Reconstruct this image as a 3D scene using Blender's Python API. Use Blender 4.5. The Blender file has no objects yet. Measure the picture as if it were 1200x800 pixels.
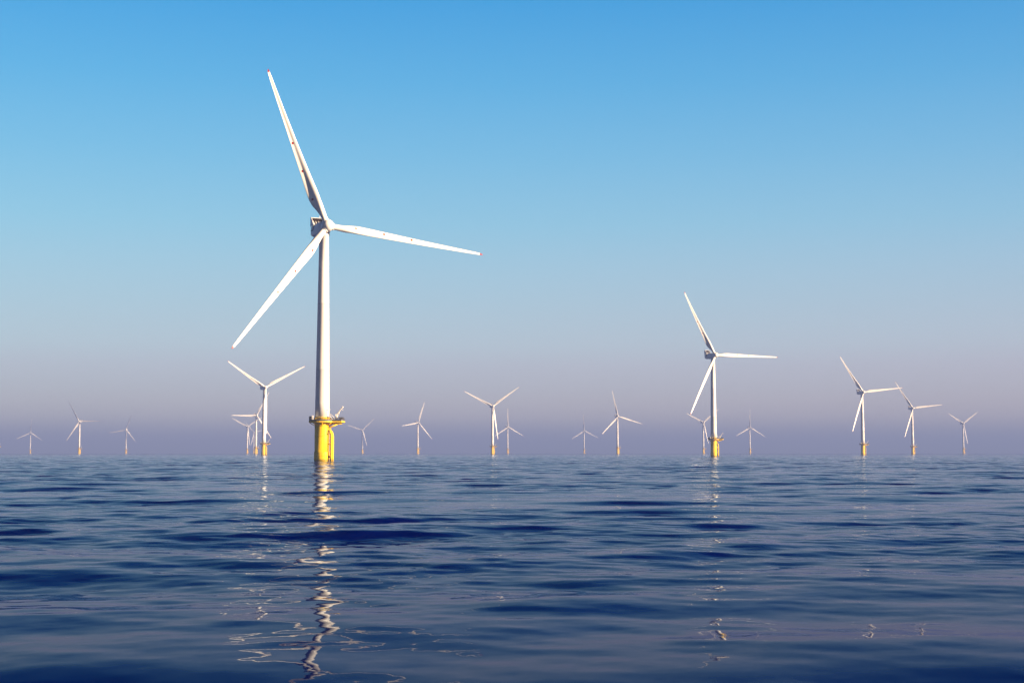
import bpy, math, random
import numpy as np
from mathutils import Matrix, Vector

random.seed(7)
rng = np.random.default_rng(8)
R = math.radians
scene = bpy.context.scene
col = scene.collection


def lin(r, g, b):
    out = []
    for v in (r, g, b):
        v /= 255.0
        out.append(v / 12.92 if v <= 0.04045 else ((v + 0.055) / 1.055) ** 2.4)
    return tuple(out)


# ------------------------------------------------------------------ camera
EYE = 2.8
PITCH = 4.47
cam_data = bpy.data.cameras.new("camera")
cam_data.sensor_width = 36.0
cam_data.lens = 50.0
cam_data.clip_start = 0.1
cam_data.clip_end = 200000.0
cam = bpy.data.objects.new("camera", cam_data)
cam.location = (0, 0, EYE)
cam.rotation_euler = (R(90 + PITCH), 0, 0)
col.objects.link(cam)
scene.camera = cam

# ------------------------------------------------------------------ exposure
EXPOSURE = 1.75          # the photograph is exposed for the darker sea and sky: sunlit white is blown out
scene.view_settings.view_transform = "Standard"
scene.view_settings.look = "None"
scene.view_settings.gamma = 1.0
scene.view_settings.exposure = EXPOSURE
scene.view_settings.use_curve_mapping = False
scene.cycles.use_denoising = True
scene.cycles.max_bounces = 8
scene.cycles.volume_bounces = 0
scene.cycles.use_fast_gi = False

# ------------------------------------------------------------------ sun and sky
SUN_AZ = 72.0          # degrees from -Y (towards the viewer) round to +X
SUN_EL = 15.0
sd = Vector((math.sin(R(SUN_AZ)) * math.cos(R(SUN_EL)), -math.cos(R(SUN_AZ)) * math.cos(R(SUN_EL)), math.sin(R(SUN_EL))))
sun_data = bpy.data.lights.new("sun", "SUN")
sun_data.energy = 5.0
sun_data.angle = R(0.5)
sun_data.color = (1.0, 0.72, 0.46)
sun = bpy.data.objects.new("sun", sun_data)
sun.rotation_euler = sd.to_track_quat("Z", "Y").to_euler()
col.objects.link(sun)

world = bpy.data.worlds.new("World")
scene.world = world
world.use_nodes = True
nt = world.node_tree
nt.nodes.clear()
N, L = nt.nodes.new, nt.links.new
out = N("ShaderNodeOutputWorld")
sky = N("ShaderNodeTexSky")
sky.sky_type = "NISHITA"
sky.sun_disc = False
sky.sun_elevation = R(SUN_EL)
sky.sun_rotation = R(180 - SUN_AZ)
sky.air_density = 1.0
sky.dust_density = 1.0
bg_sky = N("ShaderNodeBackground")
bg_sky.inputs[1].default_value = 0.05
L(sky.outputs[0], bg_sky.inputs[0])
tc = N("ShaderNodeTexCoord")
sep = N("ShaderNodeSeparateXYZ")
L(tc.outputs["Generated"], sep.inputs[0])
asn = N("ShaderNodeMath"); asn.operation = "ARCSINE"
L(sep.outputs[2], asn.inputs[0])
mr = N("ShaderNodeMapRange")
mr.inputs["From Min"].default_value = 0.0
mr.inputs["From Max"].default_value = R(90)
L(asn.outputs[0], mr.inputs["Value"])
ramp = N("ShaderNodeValToRGB")
SKY = [  # elevation in degrees, sRGB seen there
    (0.0, (138, 144, 172)), (0.5, (190, 182, 186)), (1.24, (232, 221, 212)), (2.0, (224, 219, 216)), (2.62, (214, 217, 221)),
    (3.4, (209, 216, 226)), (4.33, (202, 222, 233)), (6.05, (185, 219, 236)), (7.6, (170, 216, 239)), (9.1, (152, 212, 241)),
    (11.85, (123, 199, 241)), (14.67, (93, 185, 239)), (17.96, (60, 167, 234)), (24, (22, 100, 190)), (33, (6, 52, 135)),
    (48, (5, 36, 95)), (90, (4, 26, 75)),
]
el = ramp.color_ramp.elements
while len(el) > 1:
    el.remove(el[-1])
for i, (e, c) in enumerate(SKY):
    s = el[0] if i == 0 else el.new(e / 90.0)
    s.position = e / 90.0
    s.color = (*lin(*c), 1)
L(mr.outputs[0], ramp.inputs[0])
# the side of the sky towards the sun is a little greyer, the far side a little clearer
mrx = N("ShaderNodeMapRange")
mrx.inputs["From Min"].default_value = -0.36
mrx.inputs["From Max"].default_value = 0.36
L(sep.outputs[0], mrx.inputs["Value"])
side = N("ShaderNodeMix"); side.data_type = "RGBA"
side.inputs["A"].default_value = (1.0, 1.05, 1.03, 1)
side.inputs["B"].default_value = (1.01, 0.95, 0.955, 1)
L(mrx.outputs[0], side.inputs["Factor"])
mul = N("ShaderNodeMix"); mul.data_type = "RGBA"; mul.blend_type = "MULTIPLY"
mul.inputs["Factor"].default_value = 1.0
L(ramp.outputs[0], mul.inputs["A"])
L(side.outputs["Result"], mul.inputs["B"])
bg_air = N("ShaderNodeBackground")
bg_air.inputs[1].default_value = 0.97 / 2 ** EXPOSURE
# unseen sky opposite the sun, dimmed and blued to darken the turbines' shaded sides
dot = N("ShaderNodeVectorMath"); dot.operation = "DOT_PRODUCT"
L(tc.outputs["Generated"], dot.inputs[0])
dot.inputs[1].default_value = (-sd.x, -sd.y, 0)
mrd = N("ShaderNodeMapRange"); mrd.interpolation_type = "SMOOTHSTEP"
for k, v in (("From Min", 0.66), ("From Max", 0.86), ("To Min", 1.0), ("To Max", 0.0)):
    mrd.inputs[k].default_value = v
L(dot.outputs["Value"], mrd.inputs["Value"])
mry = N("ShaderNodeMapRange"); mry.interpolation_type = "SMOOTHSTEP"  # sky behind the camera, dimmed too for darker shaded sides
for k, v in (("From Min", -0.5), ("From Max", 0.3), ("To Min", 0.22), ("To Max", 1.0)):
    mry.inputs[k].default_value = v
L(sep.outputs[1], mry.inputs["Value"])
dim_tint = N("ShaderNodeMix"); dim_tint.data_type = "RGBA"
dim_tint.inputs["A"].default_value = (0.10, 0.20, 0.40, 1)
dim_tint.inputs["B"].default_value = (1, 1, 1, 1)
L(mrd.outputs[0], dim_tint.inputs["Factor"])
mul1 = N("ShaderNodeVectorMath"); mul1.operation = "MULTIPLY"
L(mul.outputs["Result"], mul1.inputs[0]); L(dim_tint.outputs["Result"], mul1.inputs[1])
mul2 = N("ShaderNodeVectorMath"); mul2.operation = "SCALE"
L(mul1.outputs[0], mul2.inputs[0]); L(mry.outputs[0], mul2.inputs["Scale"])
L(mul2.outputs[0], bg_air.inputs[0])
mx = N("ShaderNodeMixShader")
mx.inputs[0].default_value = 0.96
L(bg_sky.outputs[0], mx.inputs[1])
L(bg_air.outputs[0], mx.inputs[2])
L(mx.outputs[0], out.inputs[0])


# ------------------------------------------------------------------ materials
def material(name, base, rough=0.5, spec=0.5):
    m = bpy.data.materials.new(name)
    m.use_nodes = True
    b = m.node_tree.nodes["Principled BSDF"]
    b.inputs["Base Color"].default_value = (*base, 1)
    b.inputs["Roughness"].default_value = rough
    b.inputs["Specular IOR Level"].default_value = spec
    return m, m.node_tree, b


def noise(t, scale, stretch=(1, 1, 1), detail=4, coord="Object"):
    c = t.nodes.new("ShaderNodeTexCoord")
    mp = t.nodes.new("ShaderNodeMapping")
    mp.inputs["Scale"].default_value = stretch
    n = t.nodes.new("ShaderNodeTexNoise")
    n.inputs["Scale"].default_value = scale
    n.inputs["Detail"].default_value = detail
    t.links.new(c.outputs[coord], mp.inputs[0])
    t.links.new(mp.outputs[0], n.inputs["Vector"])
    return n


def remap(t, sock, a, b, lo=0.0, hi=1.0):
    r = t.nodes.new("ShaderNodeMapRange")
    for k, v in (("From Min", a), ("From Max", b), ("To Min", lo), ("To Max", hi)):
        r.inputs[k].default_value = v
    t.links.new(sock, r.inputs["Value"])
    return r.outputs[0]


def mixc(t, fac, a, b, mode="MIX"):
    m = t.nodes.new("ShaderNodeMix")
    m.data_type = "RGBA"
    m.blend_type = mode
    for key, v in (("Factor", fac), ("A", a), ("B", b)):
        if isinstance(v, (int, float)):
            m.inputs[key].default_value = v
        elif isinstance(v, tuple):
            m.inputs[key].default_value = (*v, 1)
        else:
            t.links.new(v, m.inputs[key])
    return m.outputs["Result"]


def math_node(t, op, a, b):
    m = t.nodes.new("ShaderNodeMath")
    m.operation = op
    for i, v in enumerate((a, b)):
        if isinstance(v, (int, float)):
            m.inputs[i].default_value = v
        else:
            t.links.new(v, m.inputs[i])
    return m.outputs[0]


WHITE, t, b = material("white_tower_paint", (0.8, 0.8, 0.78), 0.4)
n = noise(t, 0.5, (1.2, 1.2, 0.06), 5)
c = mixc(t, remap(t, n.outputs["Fac"], 0.5, 0.75, 0, 0.5), (0.8, 0.8, 0.78), (0.62, 0.61, 0.57))
tcz = t.nodes.new("ShaderNodeTexCoord"); sz = t.nodes.new("ShaderNodeSeparateXYZ")
t.links.new(tcz.outputs["Object"], sz.inputs[0])
seams = None
for z in (31.0, 53.5):
    d = math_node(t, "ABSOLUTE", math_node(t, "SUBTRACT", sz.outputs[2], z), 0)
    s = math_node(t, "LESS_THAN", d, 0.07)
    seams = s if seams is None else math_node(t, "MAXIMUM", seams, s)
c = mixc(t, seams, c, (0.45, 0.45, 0.44))
t.links.new(c, b.inputs["Base Color"])

NACELLE, t, b = material("white_nacelle_paint", (0.78, 0.78, 0.77), 0.35)
n = noise(t, 1.2, (1, 1, 0.3), 4)
t.links.new(mixc(t, remap(t, n.outputs["Fac"], 0.5, 0.75, 0, 0.4), (0.78, 0.78, 0.77), (0.6, 0.6, 0.57)), b.inputs["Base Color"])

YELLOW, t, b = material("yellow_marine_paint", (0.85, 0.5, 0.01), 0.5, 0.25)
n = noise(t, 1.1, (1, 1, 0.25), 6)
c = mixc(t, remap(t, n.outputs["Fac"], 0.5, 0.72, 0, 0.5), (0.88, 0.60, 0.003), (0.78, 0.44, 0.003))
n2 = noise(t, 2.2, (2.0, 2.0, 0.12), 5)
c = mixc(t, remap(t, n2.outputs["Fac"], 0.62, 0.7, 0, 0.55), c, (0.42, 0.16, 0.03))
tcz = t.nodes.new("ShaderNodeTexCoord"); sz = t.nodes.new("ShaderNodeSeparateXYZ")
t.links.new(tcz.outputs["Object"], sz.inputs[0])
n3 = noise(t, 1.6, (1, 1, 0.5), 5)
edge = math_node(t, "ADD", sz.outputs[2], math_node(t, "MULTIPLY", n3.outputs["Fac"], -1.6))
c = mixc(t, remap(t, edge, -0.7, 0.1, 0.85, 0.0), c, (0.10, 0.075, 0.02))
t.links.new(c, b.inputs["Base Color"])

STEEL, t, b = material("dark_galvanised_steel", (0.07, 0.075, 0.085), 0.55)
n = noise(t, 6, detail=3)
t.links.new(mixc(t, n.outputs["Fac"], (0.04, 0.045, 0.055), (0.11, 0.11, 0.12)), b.inputs["Base Color"])
GRATING, t, b = material("grey_deck_grating", (0.09, 0.09, 0.09), 0.8)
n = noise(t, 9, detail=2)
t.links.new(mixc(t, n.outputs["Fac"], (0.05, 0.05, 0.05), (0.14, 0.13, 0.12)), b.inputs["Base Color"])
BROWN, t, b = material("brown_radiator_core", (0.01, 0.005, 0.004), 0.7, 0.1)
w = t.nodes.new("ShaderNodeTexWave"); w.inputs["Scale"].default_value = 3.0
tcw = t.nodes.new("ShaderNodeTexCoord"); t.links.new(tcw.outputs["Object"], w.inputs["Vector"])
t.links.new(mixc(t, w.outputs["Fac"], (0.005, 0.003, 0.0025), (0.022, 0.010, 0.007)), b.inputs["Base Color"])
BLACK, t, b = material("black_vent_louvre", (0.012, 0.012, 0.016), 0.5)

# ------------------------------------------------------------------ blade shape (needed by its paint)
HUB_Z, OVERHANG, TILT, CONE, BLADE_R = 80.0, 3.8, -6.0, 2.5, 56.4


def blade_station(z):
    """chord, relative thickness, twist (rad), roundness at distance z from the hub centre"""
    chord = np.interp(z, [1.6, 3.4, 5.5, 8, 10.5, 13, 18, 26, 36, 46, 52.6, 55.5, 56.4], [2.0, 2.0, 2.5, 3.55, 3.95, 3.8, 3.2, 2.55, 1.9, 1.35, 1.0, 0.72, 0.2])
    thick = np.interp(z, [1.6, 3.4, 5.5, 8, 10.5, 14, 20, 30, 56.4], [1.0, 1.0, 0.78, 0.48, 0.36, 0.30, 0.25, 0.20, 0.16])
    twist = R(np.interp(z, [1.6, 4, 8, 12, 18, 26, 36, 46, 56.4], [38, 38, 37, 32, 25.5, 20, 16, 13.5, 12]))
    rnd = np.interp(z, [3.4, 8.5], [1.0, 0.0])
    return chord, thick, twist, rnd


def blade_section(z, n=24):
    chord, th, tw, rnd = blade_station(z)
    pts = []
    for i in range(n):
        a = 2 * math.pi * i / n
        xc = 0.5 * (1 + math.cos(a))                       # 1 at the trailing edge
        yt = 5 * th * (0.2969 * math.sqrt(xc) - 0.126 * xc - 0.3516 * xc ** 2 + 0.2843 * xc ** 3 - 0.1036 * xc ** 4)
        cusp = 0.075 * math.sin(math.pi * min(1, max(0, (xc - 0.3) / 0.7))) ** 2
        camber = 0.03 * math.sin(math.pi * xc)
        ya = (yt if math.sin(a) > 0 else -yt * 0.8 + cusp) + camber * 0.6
        xa = 0.30 - xc                                      # leading edge at +x
        xr, yr = -0.5 * math.cos(a), 0.5 * math.sin(a)
        x = (xa * (1 - rnd) + xr * rnd) * chord
        y = (ya * (1 - rnd) + yr * rnd) * chord
        # leading edge turned towards the wind (-y)
        c, s = math.cos(tw), math.sin(tw)
        prebend = -1.6 * (max(0, z - 15) / 40.0) ** 2
        pts.append((x * c + y * s, -x * s + y * c + prebend, z))
    return pts


def blade_dot(z):
    """where the red marks sit: on the windward face near the trailing edge"""
    chord, th, tw, rnd = blade_station(z)
    x, y = -0.38 * chord, 0.0
    c, s = math.cos(tw), math.sin(tw)
    return (x * c + y * s, -x * s + y * c - 1.6 * (max(0, z - 15) / 40.0) ** 2, z)


BLADE, t, b = material("white_blade_with_red_marks", (0.8, 0.79, 0.76), 0.38)
n = noise(t, 0.7, (1.5, 1.5, 0.25), 4)
c = mixc(t, remap(t, n.outputs["Fac"], 0.5, 0.8, 0, 0.35), (0.8, 0.8, 0.78), (0.66, 0.65, 0.6))
tco = t.nodes.new("ShaderNodeTexCoord")
mask = None
for z in (10.2, 20.3, 30.3):
    vd = t.nodes.new("ShaderNodeVectorMath"); vd.operation = "DISTANCE"
    t.links.new(tco.outputs["Object"], vd.inputs[0])
    vd.inputs[1].default_value = blade_dot(z)
    s = math_node(t, "LESS_THAN", vd.outputs["Value"], 0.42)
    mask = s if mask is None else math_node(t, "MAXIMUM", mask, s)
sz = t.nodes.new("ShaderNodeSeparateXYZ"); t.links.new(tco.outputs["Object"], sz.inputs[0])
mask = math_node(t, "MAXIMUM", mask, math_node(t, "GREATER_THAN", sz.outputs[2], 55.4))
c = mixc(t, mask, c, (0.33, 0.004, 0.002))
t.links.new(c, b.inputs["Base Color"])


# ------------------------------------------------------------------ mesh helper
class MB:
    def __init__(self):
        self.v, self.f, self.m, self.s = [], [], [], []

    def face(self, idx, mat=0, smooth=True):
        self.f.append(idx); self.m.append(mat); self.s.append(smooth)

    def loft(self, rings, mat=0, cap=True, smooth=True, closed=True):
        base = len(self.v)
        n = len(rings[0])
        for r in rings:
            self.v.extend([tuple(p) for p in r])
        for i in range(len(rings) - 1):
            for j in range(n if closed else n - 1):
                k = (j + 1) % n
                self.face((base + i * n + j, base + i * n + k, base + (i + 1) * n + k, base + (i + 1) * n + j), mat, smooth)
        if cap:
            self.face(tuple(base + j for j in reversed(range(n))), mat, False)
            e = base + (len(rings) - 1) * n
            self.face(tuple(e + j for j in range(n)), mat, False)

    def lathe(self, prof, seg=32, mat=0, cap=True, center=(0, 0)):
        self.loft([[(center[0] + r * math.cos(2 * math.pi * j / seg), center[1] + r * math.sin(2 * math.pi * j / seg), z)
                    for j in range(seg)] for r, z in prof], mat, cap)

    def tube(self, pts, r, seg=8, mat=0, r1=None):
        pts = [Vector(p) for p in pts]
        rings = []
        for i, p in enumerate(pts):
            d = (pts[min(i + 1, len(pts) - 1)] - pts[max(i - 1, 0)]).normalized()
            ref = Vector((0, 0, 1)) if abs(d.z) < 0.9 else Vector((1, 0, 0))
            u = d.cross(ref).normalized(); w = d.cross(u)
            rr = r if r1 is None else r + (r1 - r) * i / (len(pts) - 1)
            rings.append([p + u * (rr * math.cos(2 * math.pi * j / seg)) + w * (rr * math.sin(2 * math.pi * j / seg)) for j in range(seg)])
        self.loft(rings, mat)

    def box(self, c, size, rot=None, mat=0, bev=0.0):
        """a box with its vertical and horizontal edges chamfered by bev"""
        hx, hy, hz = (s / 2 for s in size)
        M = rot if rot else Matrix.Identity(3)
        bx = min(bev, hx * 0.45, hy * 0.45, hz * 0.45)

        def ring(z, ins):
            a, d = hx - ins, hy - ins
            if bev:
                q = [(a, -d + bx), (a, d - bx), (a - bx, d), (-a + bx, d), (-a, d - bx), (-a, -d + bx), (-a + bx, -d), (a - bx, -d)]
            else:
                q = [(a, -d), (a, d), (-a, d), (-a, -d)]
            return [Vector(c) + M @ Vector((x, y, z)) for x, y in q]
        if bev:
            rings = [ring(-hz, bx), ring(-hz + bx, 0), ring(hz - bx, 0), ring(hz, bx)]
        else:
            rings = [ring(-hz, 0), ring(hz, 0)]
        self.loft(rings, mat, smooth=False)

    def build(self, name, mats, parent=None):
        me = bpy.data.meshes.new(name)
        me.from_pydata(self.v, [], self.f)
        for m in (mats if isinstance(mats, (list, tuple)) else [mats]):
            me.materials.append(m)
        me.polygons.foreach_set("material_index", self.m)
        me.polygons.foreach_set("use_smooth", self.s)
        me.update()
        o = bpy.data.objects.new(name, me)
        col.objects.link(o)
        o.parent = parent
        return o


# ------------------------------------------------------------------ the sea
def wave_set():
    ks, amp, ph, sl = [], [], [], []
    #        wavelength range, rms slope, count, spread of directions about the swell (degrees)
    bands = [(10, 24, 0.019, 12, 25), (5, 11, 0.029, 26, 42), (2.2, 5, 0.024, 34, 55), (0.7, 2.2, 0.020, 40, 75), (0.3, 0.7, 0.005, 30, 90)]
    for bi, (lo, hi, slope, n, spread) in enumerate(bands):
        for i in range(n):
            lam = lo * (hi / lo) ** ((i + rng.random()) / n)
            ang = R(100 + rng.normal() * spread * 0.6)
            k = 2 * math.pi / lam
            a = slope * math.sqrt(2.0 / n) / k
            ks.append((k * math.cos(ang), k * math.sin(ang), lam, bi)); amp.append(a); ph.append(rng.random() * 2 * math.pi); sl.append(slope ** 2 / n)
    return ks, amp, ph, sl


def make_sea():
    # rings round the viewpoint: close together nearby, wider far out to the horizon
    rs = [0.6, 2, 4, 6, 8, 9.5]
    r = 10.5
    while r < 70:
        rs.append(r); r += 0.035 + 0.0003 * r
    while r < 22000:
        rs.append(r); r += 0.06 * (r / 70.0) ** 1.25
    rs = np.array(rs)
    az = [0.0]
    while az[-1] < 180:
        a = az[-1]
        az.append(a + (0.09 if a < 26 else min(6.0, 0.09 + (a - 26) * 0.06)))
    az = np.array(az[:-1])
    az = np.concatenate([-az[:0:-1], az, [180.0]])
    az = np.radians(az)
    nr, na = len(rs), len(az)
    RR, AA = np.meshgrid(rs, az, indexing="ij")
    X = RR * np.sin(AA); Y = RR * np.cos(AA)
    dr = np.gradient(rs)[:, None]
    da = np.gradient(az)[None, :]
    cell = np.maximum(dr, 0.7 * RR * da)
    Z = np.zeros_like(X)
    Zlow = np.zeros_like(X)
    # slow patches where the small ripples are stronger or lie down
    patch = np.zeros_like(X)
    for lam, ang, p in ((37, 20, .3), (53, 95, 1.7), (71, 60, 4.1), (29, 130, 2.2), (111, 80, 5.0)):
        k = 2 * math.pi / lam
        patch += np.sin(k * (X * math.cos(R(ang)) + Y * math.sin(R(ang))) + p)
    patch = np.clip(1.0 + 0.30 * patch, 0.3, 1.8)
    ks, amp, ph, sl = wave_set()
    lost = np.zeros_like(X)
    for (kx, ky, lam, bi), a, p, q2 in zip(ks, amp, ph, sl):
        w = np.clip((lam / cell - 2.5) / 2.5, 0, 1)
        s = a * w * np.sin(kx * X + ky * Y + p)
        lost += q2 * (1 - w * w)
        Zlow += s if bi <= 2 else 0
        Z += s * patch if bi >= 2 else s
    # the swell runs towards the viewer: its front faces are steeper than its backs
    Y = Y - 3.6 * Zlow
    co = np.stack([X, Y, Z], -1).reshape(-1, 3)
    i = np.arange(nr - 1)[:, None]; j = np.arange(na)[None, :]
    j2 = (j + 1) % na
    # the last azimuth (180) meets the first one (-180 + step)
    q = np.stack([i * na + j, i * na + j2, (i + 1) * na + j2, (i + 1) * na + j], -1).reshape(-1, 4)
    cap = np.arange(na)
    me = bpy.data.meshes.new("sea")
    nv, nf = len(co), len(q)
    me.vertices.add(nv)
    me.vertices.foreach_set("co", co.astype(np.float32).ravel())
    me.loops.add(nf * 4 + na)
    me.loops.foreach_set("vertex_index", np.concatenate([q.ravel(), cap]).astype(np.int32))
    me.polygons.add(nf + 1)
    me.polygons.foreach_set("loop_start", np.concatenate([np.arange(nf) * 4, [nf * 4]]).astype(np.int32))
    me.polygons.foreach_set("use_smooth", np.ones(nf + 1, dtype=bool))
    me.update(calc_edges=True)
    at = me.attributes.new("unresolved_slope", "FLOAT", "POINT")
    at.data.foreach_set("value", np.sqrt(lost).astype(np.float32).ravel())
    me.validate()
    o = bpy.data.objects.new("sea", me)
    col.objects.link(o)
    o["kind"] = "structure"
    o["label"] = "calm dark blue sea with glassy ripples"

    m, t, b = material("sea_water", (0.0008, 0.004, 0.018), 0.02)
    # tiny ripples: a slope field added to the surface normal
    g = t.nodes.new("ShaderNodeNewGeometry")
    acc = g.outputs["Normal"]
    for scale, stretch, strength in ((0.7, (1, 1, 1), None), (1.3, (1, 1, 1), 0.010), (5.5, (1, 1, 1), 0.005)):
        nz = noise(t, scale, stretch, 2)
        sub = t.nodes.new("ShaderNodeVectorMath"); sub.operation = "SUBTRACT"
        t.links.new(nz.outputs["Color"], sub.inputs[0]); sub.inputs[1].default_value = (0.5, 0.5, 0.5)
        ml = t.nodes.new("ShaderNodeVectorMath"); ml.operation = "MULTIPLY"
        t.links.new(sub.outputs[0], ml.inputs[0]); ml.inputs[1].default_value = (7, 7, 0) if strength is None else (strength * 4, strength * 4, 0)
        if strength is None:      # waves too small for the mesh where it widens with distance
            an = t.nodes.new("ShaderNodeAttribute"); an.attribute_name = "unresolved_slope"
            sc = t.nodes.new("ShaderNodeVectorMath"); sc.operation = "SCALE"
            t.links.new(ml.outputs[0], sc.inputs[0]); t.links.new(an.outputs["Fac"], sc.inputs["Scale"])
            ml = sc
        ad = t.nodes.new("ShaderNodeVectorMath"); ad.operation = "ADD"
        t.links.new(acc, ad.inputs[0]); t.links.new(ml.outputs[0], ad.inputs[1])
        acc = ad.outputs[0]
    nm = t.nodes.new("ShaderNodeVectorMath"); nm.operation = "NORMALIZE"
    t.links.new(acc, nm.inputs[0])
    # dark water under a thin, bluish mirror that is strong only at a glancing angle
    t.nodes.remove(b)
    gl = t.nodes.new("ShaderNodeBsdfGlossy"); gl.inputs["Roughness"].default_value = 0.02
    gl.inputs["Color"].default_value = (0.84, 0.92, 1.0, 1)
    df = t.nodes.new("ShaderNodeBsdfDiffuse"); df.inputs["Color"].default_value = (0.0001, 0.0040, 0.075, 1)
    fr = t.nodes.new("ShaderNodeFresnel"); fr.inputs["IOR"].default_value = 1.038
    mixs = t.nodes.new("ShaderNodeMixShader")
    for node in (gl, fr):
        t.links.new(nm.outputs[0], node.inputs["Normal"])
    t.links.new(fr.outputs[0], mixs.inputs[0])
    t.links.new(df.outputs[0], mixs.inputs[1]); t.links.new(gl.outputs[0], mixs.inputs[2])
    t.links.new(mixs.outputs[0], t.nodes["Material Output"].inputs["Surface"])
    me.materials.append(m)
    print("sea", nr, na, nv)


make_sea()

# ------------------------------------------------------------------ haze over the sea
hz = MB()
hz.box((0, 0, 74.0), (52000, 52000, 152.0))
hm = bpy.data.materials.new("sea_haze")
hm.use_nodes = True
ht = hm.node_tree
ht.nodes.clear()
ho = ht.nodes.new("ShaderNodeOutputMaterial")
pv = ht.nodes.new("ShaderNodeVolumePrincipled")
pv.inputs["Color"].default_value = (0.210, 0.303, 0.645, 1)
pv.inputs["Density"].default_value = 0.00027
pv.inputs["Anisotropy"].default_value = 0.0
ht.links.new(pv.outputs[0], ho.inputs["Volume"])
haze = hz.build("haze", hm)
haze["kind"] = "stuff"
haze["label"] = "thin mauve haze lying over the sea"

# ------------------------------------------------------------------ wind turbines
DECK_Z = 13.5


def foundation_mb():
    m = MB()
    m.lathe([(2.62, -6), (2.62, 3.0), (2.58, 3.15), (2.48, 3.2), (2.48, 12.2), (2.52, 12.6), (2.52, 14.55), (2.62, 14.6), (2.62, 14.85), (2.46, 14.86)], 40)
    # welded bands and the struts under the deck
    for z in (1.9, 8.6):
        r = 2.66 if z < 3 else 2.53
        m.lathe([(r - .1, z - .12), (r, z - .1), (r, z + .1), (r - .1, z + .12)], 40)
    for k in range(8):
        a = R(45 * k + 8)
        m.tube([(2.4 * math.cos(a), 2.4 * math.sin(a), 11.9), (4.2 * math.cos(a), 4.2 * math.sin(a), 12.95)], 0.13, 6)
    # the heavy cantilever under the lay-down area
    for y in (-1.3, 1.3):
        m.box((4.4, y, 12.7), (4.4, 0.3, 0.5))
        m.tube([(2.2, y, 11.2), (5.2, y, 12.5)], 0.18, 6)
    return m


def deck_outline():
    pts = []
    hw = 2.5
    a0 = math.asin(hw / 4.5)
    for k in range(25):
        a = a0 + (2 * math.pi - 2 * a0) * k / 24
        pts.append((4.5 * math.cos(a), 4.5 * math.sin(a)))
    pts += [(6.9, -hw), (7.6, -hw + 0.7), (7.6, hw - 0.7), (6.9, hw)]
    return pts


def platform_mb():
    m = MB()
    pts = deck_outline()
    m.loft([[(x * .96, y * .96, DECK_Z - 0.5) for x, y in pts], [(x, y, DECK_Z - 0.42) for x, y in pts],
            [(x, y, DECK_Z - 0.02) for x, y in pts]], 0, smooth=False)
    m.loft([[(x * 0.985, y * 0.985, DECK_Z - 0.016) for x, y in pts], [(x * 0.985, y * 0.985, DECK_Z + 0.03) for x, y in pts]], 1, smooth=False)
    return m


def railing_mb():
    m = MB()
    pts = deck_outline()
    pts = [(x * 0.975, y * 0.975) for x, y in pts]
    ring = []
    for i in range(len(pts)):
        a, b = Vector(pts[i]), Vector(pts[(i + 1) % len(pts)])
        n = max(1, round((b - a).length / 1.2))
        ring += [a + (b - a) * (q / n) for q in range(n)]
    for p in ring:
        m.tube([(p.x, p.y, DECK_Z), (p.x, p.y, DECK_Z + 1.15)], 0.05, 6)
    for h, r in ((0.42, .04), (0.78, .04), (1.15, .055)):
        for i in range(len(ring)):
            a, b = ring[i], ring[(i + 1) % len(ring)]
            m.tube([(a.x, a.y, DECK_Z + h), (b.x, b.y, DECK_Z + h)], r, 6)
    # kick plate
    for i in range(len(ring)):
        a, b = ring[i], ring[(i + 1) % len(ring)]
        mid = (a + b) / 2; d = b - a
        m.box((mid.x, mid.y, DECK_Z + 0.28), (d.length * .98, 0.03, 0.5), Matrix.Rotation(math.atan2(d.y, d.x), 3, "Z"))
    return m


BOAT_AZ = R(-90 + 79.0)     # round from the viewer's side to the right


def bl(rad, tan, z):
    c, s = math.cos(BOAT_AZ), math.sin(BOAT_AZ)
    return (rad * c - tan * s, rad * s + tan * c, z)


def fender_mb(side):
    m = MB()
    y = 0.8 * side
    m.tube([bl(3.6, y, -4), bl(3.6, y, 2), bl(3.6, y, 8.2), bl(3.5, y, 9.0), bl(3.15, y * .9, 9.9), bl(2.4, y * .8, 10.6)], 0.36, 12)
    for z in (1.4, 5.4):
        m.tube([bl(2.3, y * 0.7, z + 0.5), bl(3.5, y, z)], 0.17, 8)
    return m


def ladder_mb():
    m = MB()
    for y in (-0.26, 0.26):
        m.tube([bl(3.05, y, -3), bl(3.05, y, DECK_Z + 1.0)], 0.06, 6)
    z = -2.7
    while z < DECK_Z + 0.9:
        m.tube([bl(3.05, -.26, z), bl(3.05, .26, z)], 0.03, 5)
        z += 0.32
    for z in (3.0, 7.0, 11.0):
        m.tube([bl(2.4, 0, z), bl(3.05, 0, z)], 0.07, 6)
    return m


def rest_mb():
    m = MB()
    rot = Matrix.Rotation(BOAT_AZ, 3, "Z")
    m.box(bl(2.95, -0.95, 9.25), (0.9, 1.1, 0.12), rot)
    for a, b_ in ((2.6, -1.4), (3.3, -1.4), (3.3, -.5)):
        m.tube([bl(a, b_, 9.3), bl(a, b_, 10.2)], 0.05, 6)
    m.tube([bl(2.6, -1.4, 10.2), bl(3.3, -1.4, 10.2), bl(3.3, -.5, 10.2)], 0.05, 6)
    return m


def bracket_mb():
    m = MB()
    m.box(bl(2.95, 0, 1.5), (0.8, 1.5, 0.5), Matrix.Rotation(BOAT_AZ, 3, "Z"), bev=0.05)
    return m


def crane_mb():
    m = MB()
    m.lathe([(0.42, DECK_Z + .03), (0.42, DECK_Z + .2), (0.3, DECK_Z + .26), (0.3, DECK_Z + 1.5), (0.4, DECK_Z + 1.55), (0.4, DECK_Z + 1.8), (0.25, DECK_Z + 1.85)], 16, center=(5.0, -0.6))
    m.box((4.95, -0.6, DECK_Z + 2.05), (0.95, 0.6, 0.6), bev=0.06)
    return m


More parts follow.
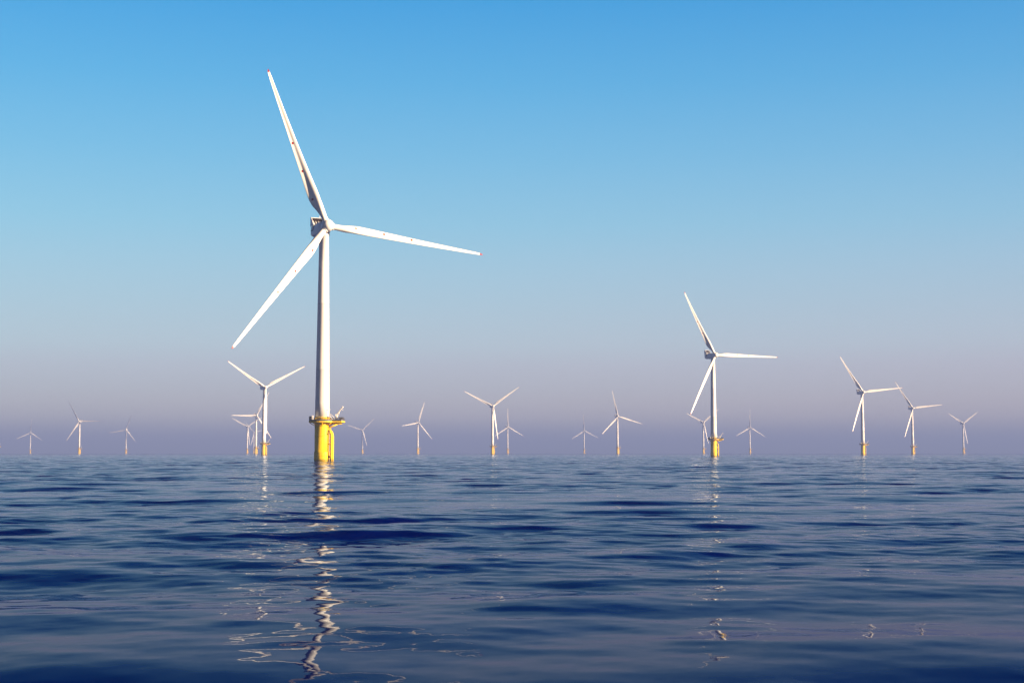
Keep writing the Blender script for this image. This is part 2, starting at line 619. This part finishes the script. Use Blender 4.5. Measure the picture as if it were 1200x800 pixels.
def boom_mb():
    m = MB()
    p0, p1 = Vector((5.0, -0.62, DECK_Z + 2.1)), Vector((7.05, -1.0, DECK_Z + 4.75))
    d = (p1 - p0).normalized()
    rot = d.to_track_quat("Z", "X").to_matrix()
    m.box((p0 + p1) / 2, (0.36, 0.46, (p1 - p0).length), rot, bev=0.05)
    m.box(p1, (0.5, 0.5, 0.5), rot, bev=0.08)
    m.tube([Vector((5.5, -0.66, DECK_Z + 1.6)), p0.lerp(p1, 0.5)], 0.09, 8)
    m.tube([p1, p1 + Vector((0, 0, -0.9))], 0.03, 5)
    m.box(p1 + Vector((0, 0, -1.0)), (0.16, 0.16, 0.26), bev=0.03)
    return m


def cabinet_mb(c, size):
    m = MB()
    x, y = c
    sx, sy, sz_ = size
    m.box((x, y, DECK_Z + 0.13 + sz_ / 2), (sx, sy, sz_), bev=0.05)
    m.box((x, y, DECK_Z + 0.16 + sz_), (sx + .1, sy + .1, 0.06))
    for s in (-1, 1):
        m.box((x + s * (sx / 2 - .1), y, DECK_Z + 0.08), (0.12, sy * .9, 0.1))
    m.box((x + sx * .25, y - sy / 2 - 0.02, DECK_Z + sz_ * .55), (0.06, 0.04, 0.2))
    return m


def tower_mb():
    m = MB()
    zs = [14.865, 20, 30.8, 30.85, 31.15, 31.2, 42, 53.3, 53.35, 53.65, 53.7, 66, 76.9, 77.0, 77.4, 77.45]
    prof = []
    for z in zs:
        r = 2.46 + (1.62 - 2.46) * ((z - 14.865) / (77.0 - 14.865)) ** 1.0
        if z in (30.85, 31.15, 53.35, 53.65):
            r += 0.012
        if z in (77.0, 77.4):
            r = 1.85
        prof.append((r, z))
    m.lathe(prof, 48)
    return m


def door_mb():
    m = MB()
    a = R(-90 + 62)
    rot = Matrix.Rotation(a, 3, "Z")
    c = Vector((math.cos(a), math.sin(a), 0))
    m.box(c * 2.46 + Vector((0, 0, 16.2)), (0.14, 1.05, 2.3), rot, bev=0.04)
    m.box(c * 2.6 + Vector((0, 0, 17.45)), (0.55, 1.3, 0.14), rot)
    m.box(c * 2.56 + Vector((0, 0, 16.1)), (0.06, 0.1, 0.2), rot)
    return m


def stairs_mb():
    m = MB()
    a = R(-90 + 62)
    c = Vector((math.cos(a), math.sin(a), 0))
    top = c * 2.95 + Vector((0, 0, 14.95))
    m.box(top, (1.0, 1.3, 0.08), Matrix.Rotation(a, 3, "Z"))
    low = Vector((4.3, top.y - 0.3, DECK_Z + .05))
    for off in (-0.45, 0.45):
        o = Vector((0, off, 0))
        m.tube([top + o + Vector((.3, 0, 0)), low + o], 0.09, 6)
        m.tube([top + o + Vector((.3, 0, 1.1)), low + o + Vector((0, 0, 1.1))], 0.05, 6)
        m.tube([low + o, low + o + Vector((0, 0, 1.1))], 0.05, 6)
        m.tube([top + o + Vector((.3, 0, 0)), top + o + Vector((.3, 0, 1.1))], 0.05, 6)
    for k in range(1, 6):
        p = (top + Vector((.3, 0, 0))).lerp(low, k / 6)
        m.box(p, (0.26, 0.85, 0.04))
    return m


def superellipse(y, w, h, zc, n=28, p=0.35):
    out_ = []
    for i in range(n):
        a = 2 * math.pi * i / n
        ca, sa = math.cos(a), math.sin(a)
        out_.append((w * abs(ca) ** p * (1 if ca > 0 else -1), y, zc + h * abs(sa) ** p * (1 if sa > 0 else -1)))
    return out_


def nacelle_mb():
    m = MB()
    S = [(-2.05, 1.5, 1.5, 80.0), (-1.9, 1.72, 1.72, 79.95), (-0.8, 1.98, 1.98, 79.8), (1.0, 2.05, 2.12, 79.6), (5.0, 2.05, 2.12, 79.55),
         (7.6, 2.05, 2.05, 79.6), (9.2, 1.98, 1.75, 79.85), (9.6, 1.8, 1.5, 79.9)]
    m.loft([superellipse(*s) for s in S][::-1], 0)
    # roof walkway rim and hatch
    for s in (-1, 1):
        m.box((s * 1.55, 3.6, 81.72), (0.08, 7.0, 0.16))
    m.box((0, 2.0, 81.74), (1.2, 1.6, 0.18), bev=0.05)
    # anemometer mast at the rear
    m.tube([(1.2, 9.0, 81.6), (1.2, 9.0, 85.4)], 0.06, 6)
    m.tube([(0.7, 9.0, 85.2), (1.7, 9.0, 85.2)], 0.05, 6)
    # yaw skirt
    m.lathe([(1.9, 77.3), (1.95, 77.4), (1.95, 77.75), (1.8, 77.8)], 32)
    return m


def cooler_mb():
    """frame standing up from the rear of the roof, with swept side plates"""
    m = MB()
    y0, y1 = 7.7, 8.9
    for s in (-1, 1):
        q = [(s * 2.08, 5.6, 81.55), (s * 2.08, 9.4, 81.4), (s * 2.08, y1 + .45, 84.6), (s * 2.08, y1 - .55, 84.6)]
        q2 = [(s * 1.92, y, z) for _, y, z in q]
        m.loft([q if s < 0 else q[::-1], q2 if s < 0 else q2[::-1]], 0, smooth=False)
    m.box((0, y1 - .05, 84.52), (3.83, 0.6, 0.14))
    m.box((0, y1 - .75, 81.95), (3.83, 0.5, 0.3))
    for x in (-1.3, -0.45, 0.45, 1.3):
        m.tube([(x, 6.9, 81.6), (x, y1 - .5, 83.3)], 0.17, 6)
    return m


def radiator_mb():
    m = MB()
    m.box((0, 8.7, 83.1), (3.82, 0.35, 2.66))
    return m


def vent_mb(s):
    m = MB()
    m.box((s * 2.075, 6.1, 80.6), (0.10, 0.9, 1.5), bev=0.03)
    m.box((s * 2.075, 7.5, 79.75), (0.10, 2.2, 0.30), bev=0.03)
    return m


def hub_mb():
    """spinner: origin at the rotor centre, nose towards -Y"""
    m = MB()
    prof = [(1.55, 1.75), (1.95, 1.55), (2.02, 0.6), (2.02, -0.6), (1.9, -1.2), (1.62, -1.75), (1.2, -2.15), (0.65, -2.42), (0.2, -2.5), (0.03, -2.5)]
    rings = [[(r * math.cos(2 * math.pi * j / 36), y, r * math.sin(2 * math.pi * j / 36)) for j in range(36)] for r, y in prof]
    m.loft(rings)
    for k in range(3):
        M = Matrix.Rotation(R(120 * k), 3, "Y") @ Matrix.Rotation(R(CONE), 3, "X")
        rs = []
        for r, z in ((1.25, 1.0), (1.25, 2.1), (1.18, 2.22), (1.02, 2.24)):
            rs.append([M @ Vector((r * math.cos(2 * math.pi * j / 24), r * math.sin(2 * math.pi * j / 24), z)) for j in range(24)])
        m.loft(rs)
    return m


def blade_mb():
    m = MB()
    zs = list(np.concatenate([[1.7, 2.6, 3.4, 4.2, 5, 6, 7, 8, 9, 10, 11, 12, 13.5, 15], np.arange(17, 54, 2.0), [54.4, 55.0, 55.5, 56.0, 56.4]]))
    m.loft([blade_section(z) for z in zs])
    return m


# name, builder, materials, parent part, follows: 'fixed' / 'yaw' / 'rotor' / blade number, shown on far turbines
PARTS = [
    ("foundation", foundation_mb, YELLOW, None, "fixed", True),
    ("fender", lambda: fender_mb(-1), YELLOW, "foundation", "sub", True),
    ("fender", lambda: fender_mb(1), YELLOW, "foundation", "sub", True),
    ("ladder", ladder_mb, YELLOW, "foundation", "sub", False),
    ("rest_platform", rest_mb, STEEL, "foundation", "sub", False),
    ("bracket", bracket_mb, STEEL, "foundation", "sub", False),
    ("platform", platform_mb, [YELLOW, GRATING], None, "fixed", True),
    ("railing", railing_mb, STEEL, "platform", "sub", False),
    ("cabinet", lambda: cabinet_mb((6.7, -1.3), (1.3, 1.1, 1.15)), STEEL, "platform", "sub", False),
    ("cabinet", lambda: cabinet_mb((-3.75, -1.2), (0.9, 1.3, 1.45)), STEEL, "platform", "sub", False),
    ("cabinet", lambda: cabinet_mb((-2.95, -2.3), (0.5, 0.6, 1.7)), WHITE, "platform", "sub", False),
    ("stairs", stairs_mb, WHITE, "platform", "sub", False),
    ("crane", crane_mb, WHITE, None, "fixed", True),
    ("boom", boom_mb, WHITE, "crane", "sub", True),
    ("tower", tower_mb, WHITE, None, "fixed", True),
    ("door", door_mb, NACELLE, "tower", "sub", False),
    ("nacelle", nacelle_mb, NACELLE, None, "yaw", True),
    ("cooler_frame", cooler_mb, NACELLE, "nacelle", "sub", True),
    ("radiator", radiator_mb, BROWN, "nacelle", "sub", True),
    ("side_vent", lambda: vent_mb(-1), BLACK, "nacelle", "sub", False),
    ("side_vent", lambda: vent_mb(1), BLACK, "nacelle", "sub", False),
    ("hub", hub_mb, NACELLE, None, "rotor", True),
    ("blade", blade_mb, BLADE, None, 0, True),
    ("blade", None, BLADE, None, 1, True),
    ("blade", None, BLADE, None, 2, True),
]


def pose(kind, yaw, theta):
    if kind in ("fixed", "sub"):
        return Matrix.Identity(4)
    Z = Matrix.Rotation(R(yaw), 4, "Z")
    if kind == "yaw":
        return Z
    rot = Z @ Matrix.Translation((0, -OVERHANG, HUB_Z)) @ Matrix.Rotation(R(TILT), 4, "X")
    if kind == "rotor":
        return rot @ Matrix.Rotation(R(theta), 4, "Y")
    return rot @ Matrix.Rotation(R(theta + 120 * kind), 4, "Y") @ Matrix.Rotation(R(CONE), 4, "X")


GROUP = "white three-bladed wind turbines standing in the sea"
sources = []


def wind_turbine(x, y, yaw, theta, label, near):
    root = bpy.data.objects.new("wind_turbine", None)
    root.empty_display_size = 5
    col.objects.link(root)
    root.location = (x, y, 0)
    root["label"] = label
    root["category"] = "wind turbine"
    root["group"] = GROUP
    first = not sources
    made = {}
    for i, (name, fn, mats, par, kind, far) in enumerate(PARTS):
        if first:
            if fn is None:
                o = sources[-1].copy(); col.objects.link(o)
            else:
                o = fn().build(name, mats)
            sources.append(o)
        elif near or far:
            o = sources[i].copy(); col.objects.link(o)
        else:
            continue
        o.parent = made[par] if par else root
        o.matrix_parent_inverse = Matrix.Identity(4)
        o.matrix_basis = pose(kind, yaw, theta)
        made.setdefault(name, o)


TURBINES = [  # x, y, yaw, blade angle, label, near enough to show its fittings
    (-64.6, 484.5, 25, 98, "tallest and nearest wind turbine, on a thick yellow base with a white deck crane", True),
    (159.9, 1130.1, 24, 91, "second tallest wind turbine, alone on the right half, one blade level right", True),
    (-294.3, 1689.5, 31, 62, "turbine just left of the tallest one, two blades raised in a wide V", True),
    (449.3, 1826.1, 18, 84, "taller of the two matching turbines near the right, a dark blade slanting up left", True),
    (696.2, 2477.7, 15, 84, "shorter of the two matching turbines, standing second from the right edge", True),
    (1190.3, 3760.8, 22, 57, "small turbine nearest the right edge, two blades spread upward in a V", False),
    (-32.6, 2368.5, 20, 55, "mid-distance turbine at the centre, two blades raised in a V, beside a smaller faint one", True),
    (-13.2, 4269.5, 28, 0, "small pinkish turbine right beside the central V-shaped one, top blade upright", False),
    (224.8, 3036.4, 20, 107, "turbine between the centre and the second tallest, one blade drooping to the right", False),
    (253.4, 5015.2, 12, 118, "smallest faint turbine left of the drooping-bladed one, blades like an upside-down Y", False),
    (486.2, 3623.6, 24, 53, "small turbine peeping out just left of the second tallest turbine's tower", False),
    (726.5, 4356.4, 16, 2, "small faint turbine just right of the second tallest, one blade straight up", False),
    (-241.6, 3653.8, 38, 20, "turbine midway between the tallest and the central one, its lower blade pointing down right", False),
    (-510.9, 4864.2, 23, 47, "tiny turbine close right of the tallest turbine's yellow base, blades in a V", False),
    (-530.5, 2952.9, 30, 29, "larger of the turbines crowded left of the V-bladed one, a blade level to the left", False),
    (-787.9, 4241.7, 30, 57, "leftmost tower in the crowded cluster beside the tallest turbine, V-shaped blades", False),
    (-976.9, 5391.2, 30, 77, "faintest turbine of the cluster, its tower between two brighter towers", False),
    (-1852.5, 5483.2, 10, 4, "tiny turbine farthest left that shows whole, top blade upright, two blades drooping", False),
    (-1070.0, 3525.1, -6, 90, "largest of the three turbines at the far left, one blade level to the right", False),
    (-1297.4, 4792.4, 0, 19, "small turbine third from the left, one blade level to the left, another down right", False),
]
for args in TURBINES:
    wind_turbine(*args)

# the end of one more yellow deck with its crane, cut off by the left edge of the photograph
root = bpy.data.objects.new("turbine_foundation", None)
col.objects.link(root)
root.location = (-882.4, 2440.0, 0)
root["label"] = "yellow deck with a white crane just peeping in at the far left edge"
root["category"] = "foundation"
made = {}
for (name, fn, mats, par, kind, far), src in zip(PARTS, sources):
    if (par or name) in ("foundation", "platform", "crane"):
        o = src.copy(); col.objects.link(o)
        o.parent = made[par] if par else root
        made.setdefault(name, o)
